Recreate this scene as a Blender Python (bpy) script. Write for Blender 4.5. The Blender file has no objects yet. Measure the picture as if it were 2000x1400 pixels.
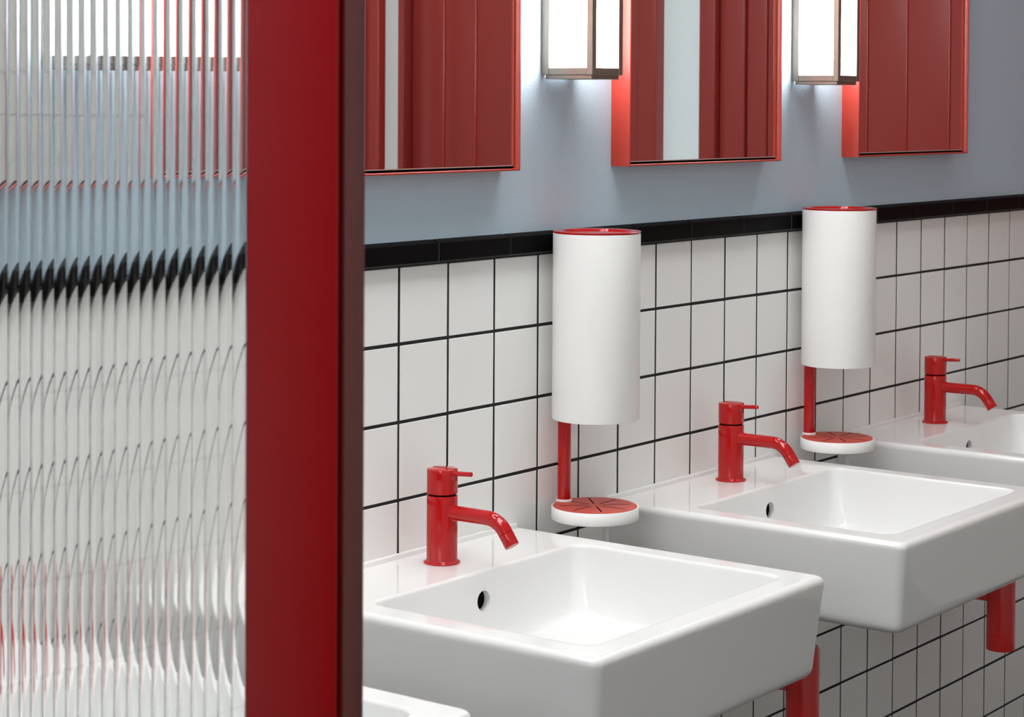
import bpy, bmesh, math, random
from mathutils import Matrix, Vector
random.seed(7)
SC = bpy.context.scene
COL = SC.collection
Z0 = 1.224                      # height of the joint between white tiles and black trim above the floor

# ------------------------------------------------------------------ camera
FPX = 4046.033; CX = 1000.0; CY = 294.545
YAW, PITCH, ROLL = 0.9253, -0.0224, 0.0057
CAM = Vector((-2.02021, -1.70018, 0.20664 + Z0))
fw = Vector((math.sin(YAW)*math.cos(PITCH), math.cos(YAW)*math.cos(PITCH), math.sin(PITCH)))
rt = Vector((math.cos(YAW), -math.sin(YAW), 0)); up = rt.cross(fw)
rt2 = rt*math.cos(ROLL) + up*math.sin(ROLL); up2 = up*math.cos(ROLL) - rt*math.sin(ROLL)
cd = bpy.data.cameras.new('camera'); cam = bpy.data.objects.new('camera', cd); COL.objects.link(cam)
m = Matrix((( rt2.x, up2.x, -fw.x, CAM.x), (rt2.y, up2.y, -fw.y, CAM.y), (rt2.z, up2.z, -fw.z, CAM.z), (0, 0, 0, 1)))
cam.matrix_world = m
cd.sensor_fit = 'HORIZONTAL'; cd.sensor_width = 36.0; cd.lens = FPX/2000*36.0
cd.shift_x = 0.0; cd.shift_y = (CY - 700)/2000
cd.clip_start = 0.02; cd.clip_end = 60
cd.dof.use_dof = True; cd.dof.focus_distance = 2.85; cd.dof.aperture_fstop = 20
SC.camera = cam

def project(x, y, z):
    q = Vector((x, y, z)) - CAM
    d = q.dot(fw)
    return CX + FPX*q.dot(rt2)/d, CY - FPX*q.dot(up2)/d, d

# ------------------------------------------------------------------ world, lights, exposure
w = bpy.data.worlds.new('world'); SC.world = w; w.use_nodes = True
w.node_tree.nodes['Background'].inputs[0].default_value = (0.8, 0.85, 0.9, 1)
w.node_tree.nodes['Background'].inputs[1].default_value = 0.05
SC.view_settings.view_transform = 'Standard'
SC.view_settings.look = 'None'
SC.view_settings.exposure = 0.25
SC.view_settings.gamma = 1.0
SC.view_settings.use_curve_mapping = False
cy = SC.cycles
cy.use_denoising = True
cy.max_bounces = 14; cy.diffuse_bounces = 6; cy.glossy_bounces = 8; cy.transmission_bounces = 12
cy.sample_clamp_indirect = 6.0; cy.blur_glossy = 0.0; cy.caustics_reflective = False

LAMP_EMIT = 17.0
def area_light(name, loc, rot, sx, sy, power, col=(0.985, 1.0, 0.995)):
    l = bpy.data.lights.new(name, 'AREA'); l.shape = 'RECTANGLE'; l.size = sx; l.size_y = sy
    l.energy = power; l.color = col
    o = bpy.data.objects.new(name, l); o.location = loc; o.rotation_euler = rot; COL.objects.link(o)
    o['kind'] = 'helper'
    return o
area_light('ceiling_light', (-0.62, -0.50, 2.74), (0, 0, 0), 2.6, 0.5, 32)
wash = area_light('ceiling_light', (1.6, -2.02, 2.74), (0, 0, 0), 1.8, 0.2, 5)
wash.data.spread = math.radians(70)
area_light('left_fill_light', (-3.12, -1.45, 1.95), (0, math.radians(-90), 0), 1.2, 1.2, 18)  # added soft fill from the left end; the wall has no window
area_light('ceiling_light', (1.75, -0.62, 2.74), (0, 0, 0), 0.6, 0.14, 1.5)

# ------------------------------------------------------------------ materials
def mat(name, col, rough=0.5, metal=0.0, coat=0.0, spec=0.5, noise=0.0, nscale=8.0, bump=0.0, bscale=200.0, emit=None, estr=0.0, trans=0.0, ior=1.5, coat_rough=0.03):
    m = bpy.data.materials.new(name); m.use_nodes = True
    nt = m.node_tree; b = nt.nodes['Principled BSDF']
    b.inputs['Base Color'].default_value = (*col, 1)
    b.inputs['Roughness'].default_value = rough
    b.inputs['Metallic'].default_value = metal
    b.inputs['Coat Weight'].default_value = coat
    b.inputs['Coat Roughness'].default_value = coat_rough
    b.inputs['Specular IOR Level'].default_value = spec
    b.inputs['Transmission Weight'].default_value = trans
    b.inputs['IOR'].default_value = ior
    if emit:
        b.inputs['Emission Color'].default_value = (*emit, 1); b.inputs['Emission Strength'].default_value = estr
    if noise or bump:
        tc = nt.nodes.new('ShaderNodeTexCoord')
    if noise:
        n = nt.nodes.new('ShaderNodeTexNoise'); n.inputs['Scale'].default_value = nscale; n.inputs['Detail'].default_value = 4
        r = nt.nodes.new('ShaderNodeMixRGB'); r.blend_type = 'MULTIPLY'; r.inputs['Fac'].default_value = 1
        mr = nt.nodes.new('ShaderNodeMapRange'); mr.inputs['To Min'].default_value = 1 - noise; mr.inputs['To Max'].default_value = 1 + noise
        nt.links.new(tc.outputs['Object'], n.inputs['Vector']); nt.links.new(n.outputs['Fac'], mr.inputs['Value'])
        r.inputs['Color1'].default_value = (*col, 1)
        nt.links.new(mr.outputs['Result'], r.inputs['Color2']); nt.links.new(r.outputs['Color'], b.inputs['Base Color'])
    if bump:
        n2 = nt.nodes.new('ShaderNodeTexNoise'); n2.inputs['Scale'].default_value = bscale; n2.inputs['Detail'].default_value = 2
        bp = nt.nodes.new('ShaderNodeBump'); bp.inputs['Strength'].default_value = bump; bp.inputs['Distance'].default_value = 0.001
        nt.links.new(tc.outputs['Object'], n2.inputs['Vector']); nt.links.new(n2.outputs['Fac'], bp.inputs['Height'])
        nt.links.new(bp.outputs['Normal'], b.inputs['Normal'])
    return m

RED = (0.42, 0.006, 0.007)
M_tile = mat('white_tile_glaze', (0.80, 0.80, 0.785), 0.38, noise=0.012, nscale=3)
M_tilegrey = mat('cream_tile_glaze', (0.78, 0.765, 0.72), 0.35)
M_grout = mat('black_grout', (0.006, 0.006, 0.006), 0.9, noise=0.2, nscale=90)
M_trim = mat('black_trim_glaze', (0.0016, 0.0016, 0.0016), 0.5, spec=0.06)
M_trimgrout = mat('dark_grey_grout', (0.045, 0.045, 0.045), 0.9)
M_paint = mat('blue_grey_paint', (0.455, 0.58, 0.675), 0.5, bump=0.7, bscale=300, noise=0.01)
M_white = mat('white_paint', (0.80, 0.80, 0.79), 0.6, noise=0.02)
M_cer = mat('white_ceramic', (0.79, 0.79, 0.785), 0.035, coat=0.0, noise=0.004)
M_red = mat('red_lacquer', RED, 0.09, spec=0.45, coat=0.0, noise=0.02, coat_rough=0.06)
M_redm = mat('red_powder_coat', (0.42, 0.036, 0.022), 0.36, bump=0.15, bscale=900, noise=0.02)
M_redwall = mat('red_panel_paint', (0.42, 0.05, 0.043), 0.28, noise=0.02)
M_redpost = mat('red_frame_paint', (0.25, 0.001, 0.0035), 0.32, spec=0.2, noise=0.02)
M_bead = mat('glossy_red_bead', (0.48, 0.045, 0.038), 0.12, noise=0.02)
M_maroon = mat('maroon_with_reflections', (0.12, 0.022, 0.020), 0.35, noise=0.02)  # post end face: grey reflections mixed into a darker base colour
M_trap = mat('red_lacquer_lit', (0.66, 0.026, 0.024), 0.22, noise=0.02)  # red lacquer lightened in colour for the light the traps catch
M_dark = mat('black_void', (0.006, 0.006, 0.006), 0.9, spec=0.0, noise=0.1)
M_gasket = mat('dark_red_gasket', (0.05, 0.004, 0.006), 0.5, noise=0.05)
M_mirror = mat('mirror_silver', (0.86, 0.88, 0.87), 0.0, metal=1.0)
M_edge = mat('polished_glass_edge', (0.78, 0.78, 0.74), 0.25, noise=0.05)
M_bronze = mat('brushed_bronze', (0.27, 0.245, 0.205), 0.45, metal=1.0, noise=0.15, nscale=40)
M_diff = mat('lit_opal_glass', (0.9, 0.9, 0.9), 0.4, emit=(1.0, 0.985, 0.955), estr=LAMP_EMIT)
M_plastic = mat('white_plastic', (0.90, 0.895, 0.885), 0.36, noise=0.005)
M_redplate = mat('red_tray_plastic', (0.50, 0.07, 0.05), 0.5, noise=0.03, nscale=30)
M_tube = mat('milky_plastic_tube', (0.9, 0.9, 0.9), 0.25, noise=0.01)
M_chrome = mat('drain_chrome', (0.8, 0.8, 0.8), 0.12, metal=1.0, noise=0.02)
M_glass = mat('reeded_glass', (0.97, 0.985, 0.98), 0.0, trans=1.0, ior=1.5)
M_floor = mat('grey_terrazzo', (0.05, 0.05, 0.05), 0.35, noise=0.25, nscale=60)
M_pale = mat('pale_frosted_pane', (0.74, 0.84, 0.86), 0.5, noise=0.02, nscale=4, emit=(0.80, 0.93, 0.95), estr=0.22)  # slight glow added to brighten the panes, no backlight behind

# ------------------------------------------------------------------ helpers
def link(name, bm, material, parent=None, sharp=40, loc=(0, 0, 0), flat=False):
    me = bpy.data.meshes.new(name)
    bmesh.ops.recalc_face_normals(bm, faces=bm.faces[:])
    if not flat:
        for f in bm.faces: f.smooth = True
        for e in bm.edges:
            if len(e.link_faces) == 2 and e.calc_face_angle(0) > math.radians(sharp): e.smooth = False
    bm.to_mesh(me); bm.free()
    me.materials.append(material)
    o = bpy.data.objects.new(name, me); COL.objects.link(o); o.location = loc
    if parent: o.parent = parent
    return o
def thing(name, label, cat, loc=(0, 0, 0), group=None):
    o = bpy.data.objects.new(name, None); COL.objects.link(o); o.location = loc
    o.empty_display_size = 0.05
    o['label'] = label; o['category'] = cat; o['kind'] = 'thing'
    if group: o['group'] = group
    return o
def struct(o, label=None):
    o['kind'] = 'structure'
    if label: o['label'] = label
    return o
def add_box(bm, x0, x1, y0, y1, z0, z1, bev=0.0, seg=1):
    b2 = bmesh.new()
    vs = [b2.verts.new(p) for p in ((x0,y0,z0),(x1,y0,z0),(x1,y1,z0),(x0,y1,z0),(x0,y0,z1),(x1,y0,z1),(x1,y1,z1),(x0,y1,z1))]
    for f in ((0,3,2,1),(4,5,6,7),(0,1,5,4),(1,2,6,5),(2,3,7,6),(3,0,4,7)): b2.faces.new([vs[i] for i in f])
    if bev: bmesh.ops.bevel(b2, geom=b2.edges[:], offset=bev, segments=seg, profile=0.5, affect='EDGES')
    vm = {v: bm.verts.new(v.co) for v in b2.verts}
    for f in b2.faces: bm.faces.new([vm[v] for v in f.verts])
    b2.free()
def box(*a, **k):
    bm = bmesh.new(); add_box(bm, *a, **k); return bm
def add_lathe(bm, prof, n=48, cx=0, cy=0):
    """prof: list of (r, z) from the bottom axis to the top axis; r=0 ends are closed"""
    rings = []
    for r, z in prof:
        if r < 1e-7: rings.append([bm.verts.new((cx, cy, z))])
        else: rings.append([bm.verts.new((cx+r*math.cos(2*math.pi*i/n), cy+r*math.sin(2*math.pi*i/n), z)) for i in range(n)])
    for a, b in zip(rings, rings[1:]):
        for i in range(n):
            j = (i+1) % n
            if len(a) == 1 and len(b) == 1: continue
            if len(a) == 1: bm.faces.new((a[0], b[j], b[i]))
            elif len(b) == 1: bm.faces.new((a[i], a[j], b[0]))
            else: bm.faces.new((a[i], a[j], b[j], b[i]))
def lathe(prof, n=48, cx=0, cy=0):
    bm = bmesh.new(); add_lathe(bm, prof, n, cx, cy); return bm
def add_tube(bm, pts, radii, n=24, caps=True):
    pts = [Vector(p) for p in pts]
    if not isinstance(radii, (list, tuple)): radii = [radii]*len(pts)
    rings = []; u = None
    for k, p in enumerate(pts):
        t = (pts[min(k+1, len(pts)-1)] - pts[max(k-1, 0)]).normalized()
        if u is None:
            u = Vector((1, 0, 0)) if abs(t.x) < 0.9 else Vector((0, 1, 0))
        u = (u - t*u.dot(t)).normalized(); v = t.cross(u)
        rings.append([bm.verts.new(p + (u*math.cos(2*math.pi*i/n) + v*math.sin(2*math.pi*i/n))*radii[k]) for i in range(n)])
    for a, b in zip(rings, rings[1:]):
        for i in range(n):
            j = (i+1) % n; bm.faces.new((a[i], a[j], b[j], b[i]))
    if caps: bm.faces.new(rings[0][::-1]); bm.faces.new(rings[-1])
def tube(pts, radii, n=24, caps=True):
    bm = bmesh.new(); add_tube(bm, pts, radii, n, caps); return bm
def rrect(x0, x1, y0, y1, rb, rf, k=7):
    """rounded rectangle, counter-clockwise from the back-right corner; rb = back radius, rf = front radius (front = low y)"""
    out = []
    for cx, cyy, r, a0 in ((x1-rb, y1-rb, rb, 0), (x0+rb, y1-rb, rb, 90), (x0+rf, y0+rf, rf, 180), (x1-rf, y0+rf, rf, 270)):
        for i in range(k):
            a = math.radians(a0 + 90*i/(k-1)); out.append((cx + r*math.cos(a), cyy + r*math.sin(a)))
    return out
def loft(bm, rings, close_first=True, close_last=True):
    vr = [[bm.verts.new(p) for p in r] for r in rings]
    n = len(vr[0])
    for a, b in zip(vr, vr[1:]):
        for i in range(n):
            j = (i+1) % n; bm.faces.new((a[i], a[j], b[j], b[i]))
    if close_first: bm.faces.new(vr[0][::-1])
    if close_last: bm.faces.new(vr[-1])
def copy_tree(o, parent=None):
    c = o.copy(); COL.objects.link(c); c.parent = parent
    for ch in [x for x in o.children]: copy_tree(ch, c)
    return c

# ------------------------------------------------------------------ room shell
XL, XR, YF, ZC = -3.2, 2.60, -2.20, 2.78
struct(link('floor', box(XL-.1, XR+.1, YF-.1, .12, -.08, 0), M_floor), 'grey terrazzo floor below the basins')
struct(link('ceiling', box(XL-.1, XR+.1, YF-.1, .12, ZC, ZC+.08), M_white), 'white ceiling over the washroom')
wall_back = struct(link('wall_back', box(XL, XR, .003, .10, 0, ZC), M_paint), 'blue-grey painted wall above black-edged white tiles')
wall_left = struct(link('wall_left', box(XL-.1, XL, YF-.1, .10, 0, ZC), M_floor), 'dark grey end wall behind the camera')
wall_front = struct(link('wall_front', box(XL, XR, YF-.10, YF, 0, ZC), M_white), 'wall facing the basins, seen in the mirrors')
wall_right = struct(link('wall_right', box(XR, XR+.1, YF, .003, 0, ZC), M_white), 'red panelled end wall seen in the mirrors, over an added unseen white dado')  # white below the panels is unseen, added to cut red bounce

# grout bed and white tiles on the back wall
P, T = 0.1, 0.0956
bed = link('grout_bed', box(XL, XR-.001, .0008, .004, 0, .002), M_grout, wall_back)
bed.location = (0, 0, 0)
bm = box(XL, XR-.001, .0006, .0035, 0, Z0+.002); bm.to_mesh(bed.data); bm.free()
def tile_bm():
    bm = bmesh.new(); h = T/2; c = .0005
    f = [bm.verts.new((sx*(h-c), 0, sz*(h-c))) for sx, sz in ((-1,-1),(1,-1),(1,1),(-1,1))]
    s = [bm.verts.new((sx*h, c, sz*h)) for sx, sz in ((-1,-1),(1,-1),(1,1),(-1,1))]
    b = [bm.verts.new((sx*h, .003, sz*h)) for sx, sz in ((-1,-1),(1,-1),(1,1),(-1,1))]
    bm.faces.new(f)
    for i in range(4):
        j = (i+1) % 4
        bm.faces.new((f[i], s[i], s[j], f[j])); bm.faces.new((s[i], b[i], b[j], s[j]))
    bm.faces.new(b[::-1])
    return bm
tile0 = link('tile', tile_bm(), M_tile, wall_back, flat=True)
cells = []
for c in range(-32, 26):
    for r in range(0, 12):
        x, z = (c+.5)*P, Z0-(r+.5)*P
        u, v, d = project(x, 0, z)
        inside = (u > -90 and u < 2060 and v > 380 and v < 1470 and d > .5 and x > -1.03)
        cells.append((inside, d, x, z))
seen = sorted([k for k in cells if k[0]], key=lambda k: k[1])
single, rest = seen[:298], seen[298:] + [k for k in cells if not k[0]]
for i, (_, d, x, z) in enumerate(single):
    o = tile0 if i == 0 else tile0.copy()
    if i: COL.objects.link(o); o.parent = wall_back
    o.location = (x + random.uniform(-.0003, .0003), random.uniform(-.0002, .0002), z + random.uniform(-.0003, .0003))
    o.rotation_euler = (random.uniform(-.0025, .0025), random.uniform(-.002, .002), random.uniform(-.0025, .0025))
bm = bmesh.new()
for _, d, x, z in rest:
    t = tile_bm(); vm = {v: bm.verts.new(v.co + Vector((x, 0, z))) for v in t.verts}
    for f in t.faces: bm.faces.new([vm[v] for v in f.verts])
    t.free()
o = link('tile_field', bm, M_tile, wall_back, flat=True); o['kind'] = 'stuff'

# black bullnose trim on top of the tiles
trim = struct(link('trim_1', box(XL, XR-.001, -.0093, .0035, Z0+.0010, Z0+.0262), M_trimgrout), 'row of black trim tiles capping the white wall tiles')
L = .1545
def trim_bm():
    bm = bmesh.new(); h = L/2-.0015
    prof = [(.003, .0026), (-.0085, .0026), (-.0100, .0034), (-.0100, .0252), (-.0096, .0262), (-.0085, .0268), (-.0035, .0284), (.003, .0306)]
    a = [bm.verts.new((-h, y, z)) for y, z in prof]; b = [bm.verts.new((h, y, z)) for y, z in prof]
    n = len(prof)
    for i in range(n): bm.faces.new((a[i], a[(i+1) % n], b[(i+1) % n], b[i]))
    bm.faces.new(a[::-1]); bm.faces.new(b)
    return bm
tr0 = None
for k in range(-20, 17):
    x = .0684 + L*(k+.5)
    if x-L/2 < XL or x+L/2 > XR: continue
    if tr0 is None: tr0 = o = link('trim_tile', trim_bm(), M_trim, trim, sharp=30)
    else: o = tr0.copy(); COL.objects.link(o); o.parent = trim
    o.location = (x, random.uniform(-.0003, .0003), Z0); o.rotation_euler = (random.uniform(-.004, .004), 0, random.uniform(-.002, .002))

# end wall: red upright panels with rounded arrises and one pale pane between them
def panel(y0, y1, proud, name='panel', material=None, parent=wall_right):
    return link(name, box(XR-proud, XR+.004, y0+.0012, y1-.0012, 1.13, ZC-.01, bev=.004, seg=3), material or M_redwall, parent)
for y0, y1, p in ((-2.20,-2.172,.05),(-2.172,-2.053,.022),(-2.053,-1.938,.022),(-1.938,-1.65,.022),(-1.65,-1.374,.022),(-1.374,-1.316,.05),
                  (-1.186,-1.135,.05),(-1.135,-1.059,.030),(-1.059,-.998,.022),(-.998,-.716,.022),(-.716,-.61,.022),(-.61,-.498,.022),(-.498,-.25,.022),(-.25,.0,.022)):
    panel(y0, y1, p)
link('pane', box(XR-.012, XR+.002, -1.316, -1.186, 1.13, ZC-.01), M_pale, wall_right)
for y, r in ((-2.053, .0045), (-1.938, .0045), (-.716, .003), (-.61, .003), (-.498, .003)):
    link('bead', tube([(XR-.022, y, 1.13), (XR-.022, y, ZC-.01)], r, 16), M_bead, wall_right)
# wall facing the basins: cream tiles, then a red frame with a pale pane
bm = bmesh.new()
for c in range(-32, 24):
    for r in range(0, 27):
        x, z = (c+.5)*P, (r+.5)*P
        add_box(bm, x-.0485, x+.0485, YF-.001, YF+.006, z-.0485, z+.0485)
o = link('tile_field', bm, M_tilegrey, wall_front, flat=True); o['kind'] = 'stuff'
for x0, x1, p in ((2.406, 2.438, .05), (2.538, 2.60-.052, .03)):
    link('panel', box(x0, x1, YF-.004, YF+p, .01, ZC-.01, bev=.004, seg=3), M_redwall, wall_front)
link('pane', box(2.438, 2.538, YF-.002, YF+.010, .01, ZC-.01), M_pale, wall_front)

# ------------------------------------------------------------------ washbasins
BW, BD, BH = .502, .479, .1275
def basin_mesh():
    bm = bmesh.new(); rings = []
    def outer(ins, z, rf=.0125): return [(x, y, z) for x, y in rrect(ins, BW-ins, -BD+ins, 0, .003, max(rf-ins*.2, .006))]
    for ins, z in ((.075, -.1275), (.030, -.1275), (.0225, -.1268), (.0165, -.1245), (.0125, -.1205), (.0105, -.115), (.0098, -.108), (.0055, -.06), (.0015, -.022), (.0004, -.011), (.0002, -.0080), (.0008, -.0050), (.0023, -.0025), (.0045, -.0010), (.0075, -.0002), (.010, 0), (.0125, 0)):
        rings.append(outer(ins, z))
    X0, X1, Y0, Y1 = .043, .461, -.439, -.129
    def inner(g, z, r=.022): return [(x, y, z) for x, y in rrect(X0-g, X1+g, Y0-g, Y1+g, r+g*.8, r+g*.8)]
    for g, z in ((.0090, 0), (.0048, 0), (.0036, -.0001), (.0022, -.0005), (.0010, -.0014), (.0003, -.0027), (0, -.0044), (-.0006, -.012), (-.0035, -.060), (-.0055, -.076), (-.008, -.0845), (-.0125, -.0905), (-.019, -.094), (-.028, -.0955), (-.045, -.0965)):
        rings.append(inner(g, z, .022 + (.012 if z < -.07 else 0)))
    n = len(rings[0]); cx, cyy = BW/2, -.285
    a0 = math.radians(0)
    angs = [math.atan2(p[1]-cyy, p[0]-cx) for p in rings[-1]]
    last = rings[-1]
    for t, r, z in ((.5, .05, -.0995), (1, .046, -.1025), (1, .030, -.1040)):
        rings.append([(p[0]*(1-t) + (cx + r*math.cos(a))*t, p[1]*(1-t) + (cyy + r*math.sin(a))*t, z) for p, a in zip(last, angs)])
    loft(bm, rings)
    bmesh.ops.recalc_face_normals(bm, faces=bm.faces[:])
    me = bpy.data.meshes.new('bowl'); bm.to_mesh(me); bm.free()
    o = bpy.data.objects.new('bowl', me); COL.objects.link(o)
    cb = bmesh.new(); add_tube(cb, [(.2555, -.160, -.0375), (.2555, -.129, -.0375), (.2555, -.128, -.0375), (.2555, -.112, -.0375)], .0128, 40)
    bmesh.ops.recalc_face_normals(cb, faces=cb.faces[:])
    cm = bpy.data.meshes.new('cutter'); cb.to_mesh(cm); cb.free()
    co = bpy.data.objects.new('cutter', cm); COL.objects.link(co)
    md = o.modifiers.new('hole', 'BOOLEAN'); md.operation = 'DIFFERENCE'; md.object = co; md.solver = 'EXACT'
    bpy.context.view_layer.update()
    dg = bpy.context.evaluated_depsgraph_get()
    me2 = bpy.data.meshes.new_from_object(o.evaluated_get(dg))
    bpy.data.objects.remove(o); bpy.data.objects.remove(co); bpy.data.meshes.remove(cm); bpy.data.meshes.remove(me)
    b = bmesh.new(); b.from_mesh(me2); bpy.data.meshes.remove(me2)
    return b
def make_basin(label):
    t = thing('washbasin', label, 'washbasin', group='white ceramic washbasins along the tiled wall')
    o = link('bowl', basin_mesh(), M_cer, t, sharp=42)
    lip = bmesh.new()      # raised back edge against the tiles, with a rounded end
    add_box(lip, .001, BW-.010, -.0062, .0002, -.004, .0066, bev=.0014, seg=2)
    link('back_lip', lip, M_cer, t)
    link('overflow_hole', tube([(.2555, -.1222, -.0375), (.2555, -.1195, -.0375)], .0126, 32), M_dark, t)
    link('drain', lathe([(0, -.1055), (.029, -.1055), (.029, -.1025), (.027, -.1018), (.020, -.1018), (.0195, -.101), (.0, -.1000)], 32, BW/2, -.285), M_chrome, t)
    return t
b_labels = ['white washbasin of which only a corner shows beneath the big one beside the red post',
            'big white square washbasin standing out in front beside the red-framed glass screen',
            'white square washbasin between the two white cylinder dispensers, its red trap showing below',
            'white square washbasin farthest along the tiled wall, beyond the smaller-looking dispenser']
BX = [-.956+.004, -.2454, .465, 1.1751]; BZ = [-.3776, -.3739, -.3702, -.3657]
basin = make_basin(b_labels[1]); basin.location = (BX[1], 0, Z0+BZ[1])
for i in (0, 2, 3):
    c = copy_tree(basin); c.location = (BX[i], 0, Z0+BZ[i]); c['label'] = b_labels[i]

# ------------------------------------------------------------------ faucets
def make_faucet(label):
    t = thing('faucet', label, 'faucet', group='red single-lever faucets on the washbasins')
    link('base_ring', lathe([(0, 0), (.0228, 0), (.0234, .0006), (.0234, .0018), (.0226, .0026), (.0210, .0031), (.0200, .0042), (0, .0042)]), M_red, t)
    link('body', lathe([(0, .003), (.0197, .003), (.0197, .0845), (.0194, .0858), (.0188, .0862), (0, .0862)]), M_red, t)
    link('neck', lathe([(0, .086), (.0178, .086), (.0178, .089), (0, .089)]), M_dark, t)
    R = .0197; zc, zs, zt = .0884, .1050, .1197
    cap = bmesh.new()
    add_lathe(cap, [(0, zc), (.0190, zc), (.0197, zc+.0006), (.0197, zs), (0, zs)])
    for sgn in (-1, 1):      # the two sides of the slotted top
        w0 = .0052; a0 = math.asin(w0/R); k = 18; outline = []
        for i in range(k+1):
            a = -math.pi/2 + a0 + (math.pi - 2*a0)*i/k; outline.append((sgn*R*math.cos(a), R*math.sin(a)))
        rings = []
        for s, z in ((1, zs-.0005), (1, zt-.0012), (.985, zt-.0003), (.96, zt)):
            rings.append([(x*s if abs(x) > w0*1.02 else x, y*s, z) for x, y in outline])
        loft(cap, rings)
    link('cap', cap, M_red, t, sharp=35)
    lev = bmesh.new()
    add_box(lev, -.0046, .0046, -.0186, .0188, zs-.0004, zt-.0006, bev=.0005, seg=1)
    n = len(lev.verts)
    add_tube(lev, [(0, -.015, .1148), (0, -.0185, .1148), (0, -.0195, .1149)], [.0040, .0040, .0031], 20)
    add_tube(lev, [(0, -.018, .1149), (0, -.0465, .1168), (0, -.0472, .11685)], [.0030, .0030, .0026], 20)
    link('lever', lev, M_red, t, sharp=35)
    # small raised mark on the front of the cap
    mk = bmesh.new()
    for zz in (.0945, .0985):
        for i in range(10):
            a = 2*math.pi*i/10; p = (.0016*math.cos(a), zz + .0016*math.sin(a))
            q = (.0016*math.cos(a+.63), zz + .0016*math.sin(a+.63))
            y = lambda x: -math.sqrt(R*R - x*x) - .0001
            add_tube(mk, [(p[0], y(p[0]), p[1]), (q[0], y(q[0]), q[1])], .00035, 6)
    link('raised_mark', mk, M_redplate, t)
    r = .0094; pts = [(0, -.012, .0655), (0, -.0725, .0655)]
    Rb, th = .034, math.radians(55)
    for i in range(1, 15):
        a = th*i/14; pts.append((0, -.0725 - Rb*math.sin(a), .0655 - Rb*(1-math.cos(a))))
    d = Vector((0, -math.cos(th), -math.sin(th))); e = Vector(pts[-1])
    pts.append(tuple(e + d*.002))
    sp = bmesh.new(); add_tube(sp, pts, [r]*len(pts), 32)
    link('spout', sp, M_red, t)
    link('spout_collar', tube([(0, -.0150, .0655), (0, -.0206, .0655), (0, -.0216, .0655)], [.0106, .0106, .0096], 32), M_red, t)
    s0 = e + d*.0024; nz = bmesh.new()
    rings = []
    add_tube(nz, [tuple(s0 + d*q) for q in (0, .0004, .0165, .0170, .0168, .0140)], [r*.96, r*1.0, r*1.0, r*.97, r*.91, r*.90], 32)
    nzo = link('nozzle', nz, M_red, t)
    link('aerator', tube([tuple(s0 + d*.0135), tuple(s0 + d*.0166)], r*.90, 28), M_dark, nzo)
    return t
f_labels = ['glossy red faucet blurred behind the fluted glass pane',
            'glossy red faucet on the big washbasin nearest the glass screen',
            'glossy red faucet between the two white cylinder dispensers',
            'glossy red faucet beyond the farther white dispenser, nearest the end of the row']
fau = make_faucet(f_labels[1]); fau.location = (.0155, -.0595, Z0+BZ[1])
for i, x, y in ((0, BX[0]+.2615, -.059), (2, .7262, -.0575), (3, 1.4381, -.0603)):
    c = copy_tree(fau); c.location = (x, y, Z0+BZ[i]); c['label'] = f_labels[i]

# ------------------------------------------------------------------ cylinder dispensers
def make_dispenser(label):
    """origin: axis of the cylinder at the upper face of the tray"""
    t = thing('dispenser', label, 'dispenser', group='white cylinder dispensers on red rods between the washbasins')
    R = .0608; zb, zt = .121, .3815
    link('housing', lathe([(0, zb+.004), (R-.004, zb+.004), (R-.003, zb), (R-.0008, zb+.0002), (R, zb+.0014), (R, zt-.0035), (R-.0006, zt-.003), (R-.002, zt-.003), (0, zt-.003)], 96), M_plastic, t)
    link('top_ring', lathe([(0, zt-.0032), (R-.0012, zt-.0032), (R-.0010, zt-.0022), (R+.0003, zt-.0016), (R+.0005, zt-.0004), (R, zt), (.0475, zt), (.0468, zt-.0004), (.0462, zt-.0022), (0, zt-.0022)], 96), M_red, t)
    ry = .0530
    link('rod', lathe([(0, -.001), (.0093, -.001), (.0093, zb+.006), (0, zb+.006)], 40, .0, ry), M_red, t)
    link('rod_collar', lathe([(0, -.001), (.0112, -.001), (.0112, .0022), (.0104, .0032), (0, .0032)], 40, .0, ry), M_plastic, t)
    link('wall_mount', box(.026, .046, .040, .0715, .200, .224, bev=.001), M_red, t)
    link('tray', lathe([(0, -.0185), (R-.0018, -.0185), (R-.0004, -.0178), (R, -.0165), (R, -.0012), (R-.0006, -.0004), (R-.0018, -.0004), (R-.0024, -.0012), (0, -.0012)], 96), M_plastic, t)
    pl = link('tray_plate', lathe([(0, -.0013), (R-.0024, -.0013), (R-.0024, .0001), (R-.0032, .0005), (0, .0005)], 96), M_redplate, t)
    for k in range(8):      # radial slots
        a = math.radians(45*k); ca, sa = math.cos(a), math.sin(a)
        bm = box(.0105, .0500, -.0010, .0010, .0002, .00062)
        for v in bm.verts:
            x, y = v.co.x, v.co.y; v.co.x, v.co.y = x*ca - y*sa, x*sa + y*ca
        if k == 2:           # the slot beside the rod is shorter
            for v in bm.verts: v.co.y = min(v.co.y, .0400)
        link('slot', bm, M_dark, pl, flat=True)
    link('drip_tube', tube([(.0095, -.0130, -.018), (.0095, -.0130, -.26)], .0036, 20), M_tube, t)
    return t
d1 = make_dispenser('white cylinder dispenser with red tray beside the big washbasin, the larger-looking of the two'); d1.location = (.338, -.072, Z0-.3488)
c = copy_tree(d1); c.location = (1.0437, -.072, Z0-.3425); c['label'] = 'white cylinder dispenser with red tray farther along the wall, between the last two faucets'

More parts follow.
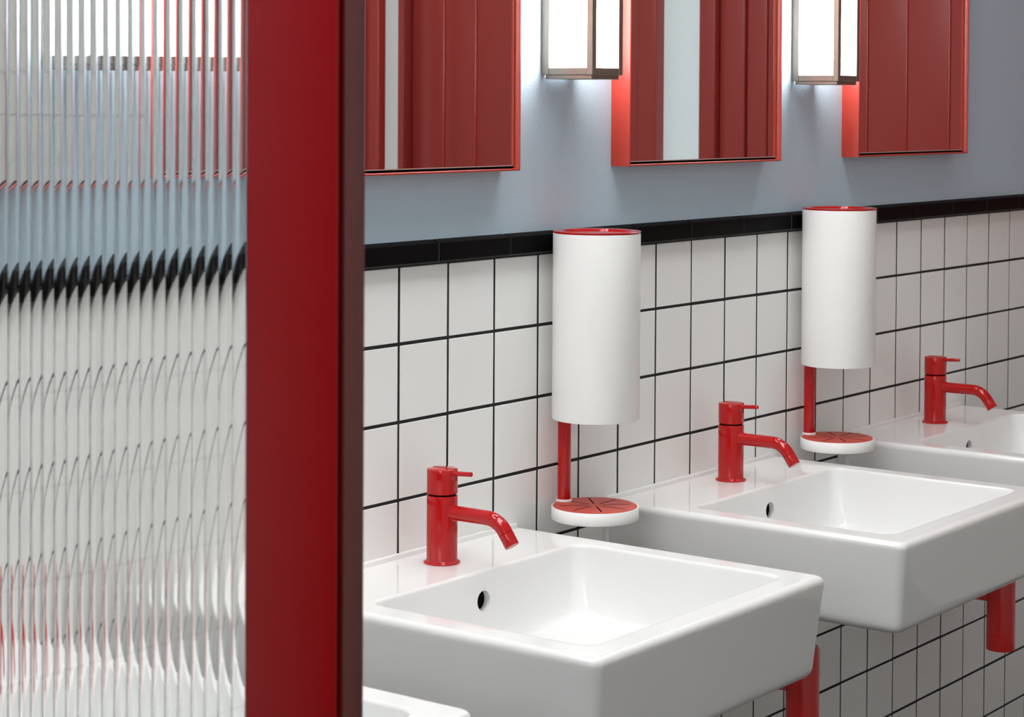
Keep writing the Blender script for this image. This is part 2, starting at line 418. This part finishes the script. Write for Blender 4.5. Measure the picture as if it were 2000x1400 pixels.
# ------------------------------------------------------------------ mirrors
MH = .94; MD = .030; MW = .442
def make_mirror(label):
    """origin: bottom centre of the frame on the wall"""
    t = thing('mirror', label, 'mirror', group='red box-framed mirrors above the washbasins')
    def ring(ins, y): return [(-MW/2+ins, y, ins), (MW/2-ins, y, ins), (MW/2-ins, y, MH-ins), (-MW/2+ins, y, MH-ins)]
    bm = bmesh.new()
    loft(bm, [ring(0, .0028), ring(0, -MD+.0008), ring(.0008, -MD), ring(.0022, -MD), ring(.0028, -MD+.0006), ring(.0028, -MD+.012), ring(.02, -MD+.012)], True, True)
    link('frame', bm, M_redm, t, sharp=50)
    link('backing', box(-MW/2+.0029, MW/2-.0029, -MD+.0105, -MD+.0118, .0029, MH-.0029), M_dark, t, flat=True)
    g = .0062
    e = link('glass_edge', box(-MW/2+g, MW/2-g, -MD+.0078, -MD+.0106, g, MH-g), M_edge, t, flat=True)
    link('mirror_glass', box(-MW/2+g+.0013, MW/2-g-.0013, -MD+.0072, -MD+.0079, g+.0013, MH-g-.0013), M_mirror, t, flat=True)
    return t
m_labels = ['red-framed mirror behind the fluted glass screen', 'red-framed mirror cut by the red post, nearest the screen',
            'red-framed mirror between the two lit bronze lamps', 'red-framed mirror beyond the last lamp, farthest along the wall']
mir = make_mirror(m_labels[1]); mir.location = (-.004, 0, Z0+.1175)
for i, x in ((0, -.715), (2, .7022), (3, 1.4115)):
    c = copy_tree(mir); c.location = (x, 0, Z0+.1175+(.0015 if i == 3 else 0)); c['label'] = m_labels[i]

# ------------------------------------------------------------------ wall lamps
def make_lamp(label):
    """origin: bottom centre of the lamp on the wall"""
    t = thing('wall_lamp', label, 'lamp', group='lit bronze wall lamps between the mirrors')
    W, D, H, b = .0745, .084, .38, .0098
    fr = bmesh.new()
    for x0 in (-W/2, W/2-b):
        add_box(fr, x0, x0+b, -D, -D+b, 0, H, bev=.0006); add_box(fr, x0, x0+b, -b, .0025, 0, H, bev=.0006)
        for z in (0, H-b): add_box(fr, x0+.0004, x0+b-.0004, -D+b, -b, z+.0002, z+b, bev=.0005)
    for z in (0, H-b): add_box(fr, -W/2+b, W/2-b, -D+.0004, -D+b, z+.0002, z+b, bev=.0005)
    link('frame', fr, M_bronze, t, flat=True)
    link('diffuser', box(-W/2+.0035, W/2-.0035, -D+.0035, -.001, .006, H-.006), M_diff, t, flat=True)
    link('base_plate', box(-W/2+.004, W/2-.004, -D+.004, -.002, -.0058, .006, bev=.0006), M_bronze, t, flat=True)
    link('top_plate', box(-W/2+.004, W/2-.004, -D+.004, -.002, H-.006, H+.0058, bev=.0006), M_bronze, t, flat=True)
    return t
l_labels = ['lit bronze wall lamp glowing behind the fluted glass screen', 'lit bronze wall lamp between the first two mirrors past the red post', 'lit bronze wall lamp overlapping the farthest mirror']
lamp = make_lamp(l_labels[1]); lamp.location = (.3445, 0, Z0+.2478)
for i, x in ((0, -.366), (2, 1.050)):
    c = copy_tree(lamp); c.location = (x, 0, Z0+.2478); c['label'] = l_labels[i]

# ------------------------------------------------------------------ bottle traps
def make_trap(label):
    """origin: axis of the trap at its bottom end"""
    t = thing('bottle_trap', label, 'bottle trap', group='red bottle traps under the washbasins')
    r = .0252
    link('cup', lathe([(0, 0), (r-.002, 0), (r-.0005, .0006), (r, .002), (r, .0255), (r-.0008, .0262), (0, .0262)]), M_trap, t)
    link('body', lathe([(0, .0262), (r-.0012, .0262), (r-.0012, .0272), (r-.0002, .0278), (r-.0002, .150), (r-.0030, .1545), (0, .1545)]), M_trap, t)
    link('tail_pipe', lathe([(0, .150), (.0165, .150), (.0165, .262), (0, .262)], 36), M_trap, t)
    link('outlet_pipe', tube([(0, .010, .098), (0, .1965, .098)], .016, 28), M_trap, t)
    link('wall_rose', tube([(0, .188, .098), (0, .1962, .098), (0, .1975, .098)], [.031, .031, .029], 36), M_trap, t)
    return t
trp = make_trap('glossy red bottle trap under the basin between the dispensers, half hidden by the big basin'); trp.location = (.7007, -.2, Z0-.753)
c = copy_tree(trp); c.location = (1.4184, -.2, Z0-.753); c['label'] = 'glossy red bottle trap with visible end cup under the farthest basin'

# ------------------------------------------------------------------ partition: red post and fluted glass
XP = -1.06
scr = thing('glass_screen', 'red framed fluted glass screen standing at right angles to the basin wall', 'screen', (XP, -.80, 0))
PW = .0277
post = bmesh.new()
add_box(post, 0, .0030, -.0405, .0360, 0, ZC, bev=.0007, seg=2)          # lip towards the camera side
add_box(post, .0030, .0085, -.0345, .0360, 0, ZC)                        # bottom of the shadow groove
add_box(post, .0085, PW-.004, -.0375, .0360, 0, ZC)
link('post', post, M_redpost, scr, sharp=30)
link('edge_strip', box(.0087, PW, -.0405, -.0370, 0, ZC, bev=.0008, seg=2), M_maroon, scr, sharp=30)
link('side_strip', box(PW-.0045, PW, -.0368, .0360, 0, ZC, bev=.0008), M_redpost, scr, sharp=30)
link('gasket', box(.0030, .0180, .0335, .0402, 0, ZC, bev=.001), M_gasket, scr)
link('wall_channel', box(.0020, PW, .772, .799, 0, ZC, bev=.001), M_redpost, scr)
gp = bmesh.new(); pitch = .0125; seg = 14
PE, PB = .75, .583; PA = PB/(1+PE)      # hollow of each flute, steeper on one side
nfl = int((.774-.0345)/pitch)
front = []                       # concave flutes on the side away from the camera
for k in range(nfl):
    for i in range(seg):
        q = 1-(1-i/seg)**1.5; front.append((.0130 + pitch*(PA*q - PB/(PE+1)*(1-(1-q)**(PE+1))), .0345 + pitch*(k+q)))
front.append((.0130, .0345 + pitch*nfl))
back = [(.0075, front[-1][1]), (.0075, .0345)]
loop = front + back
a = [gp.verts.new((x, y, .004)) for x, y in loop]; b = [gp.verts.new((x, y, ZC-.004)) for x, y in loop]
n = len(loop)
for i in range(n): gp.faces.new((a[i], b[i], b[(i+1) % n], a[(i+1) % n]))
gp.faces.new(a[::-1]); gp.faces.new(b)
link('glass_pane', gp, M_glass, scr, sharp=16)
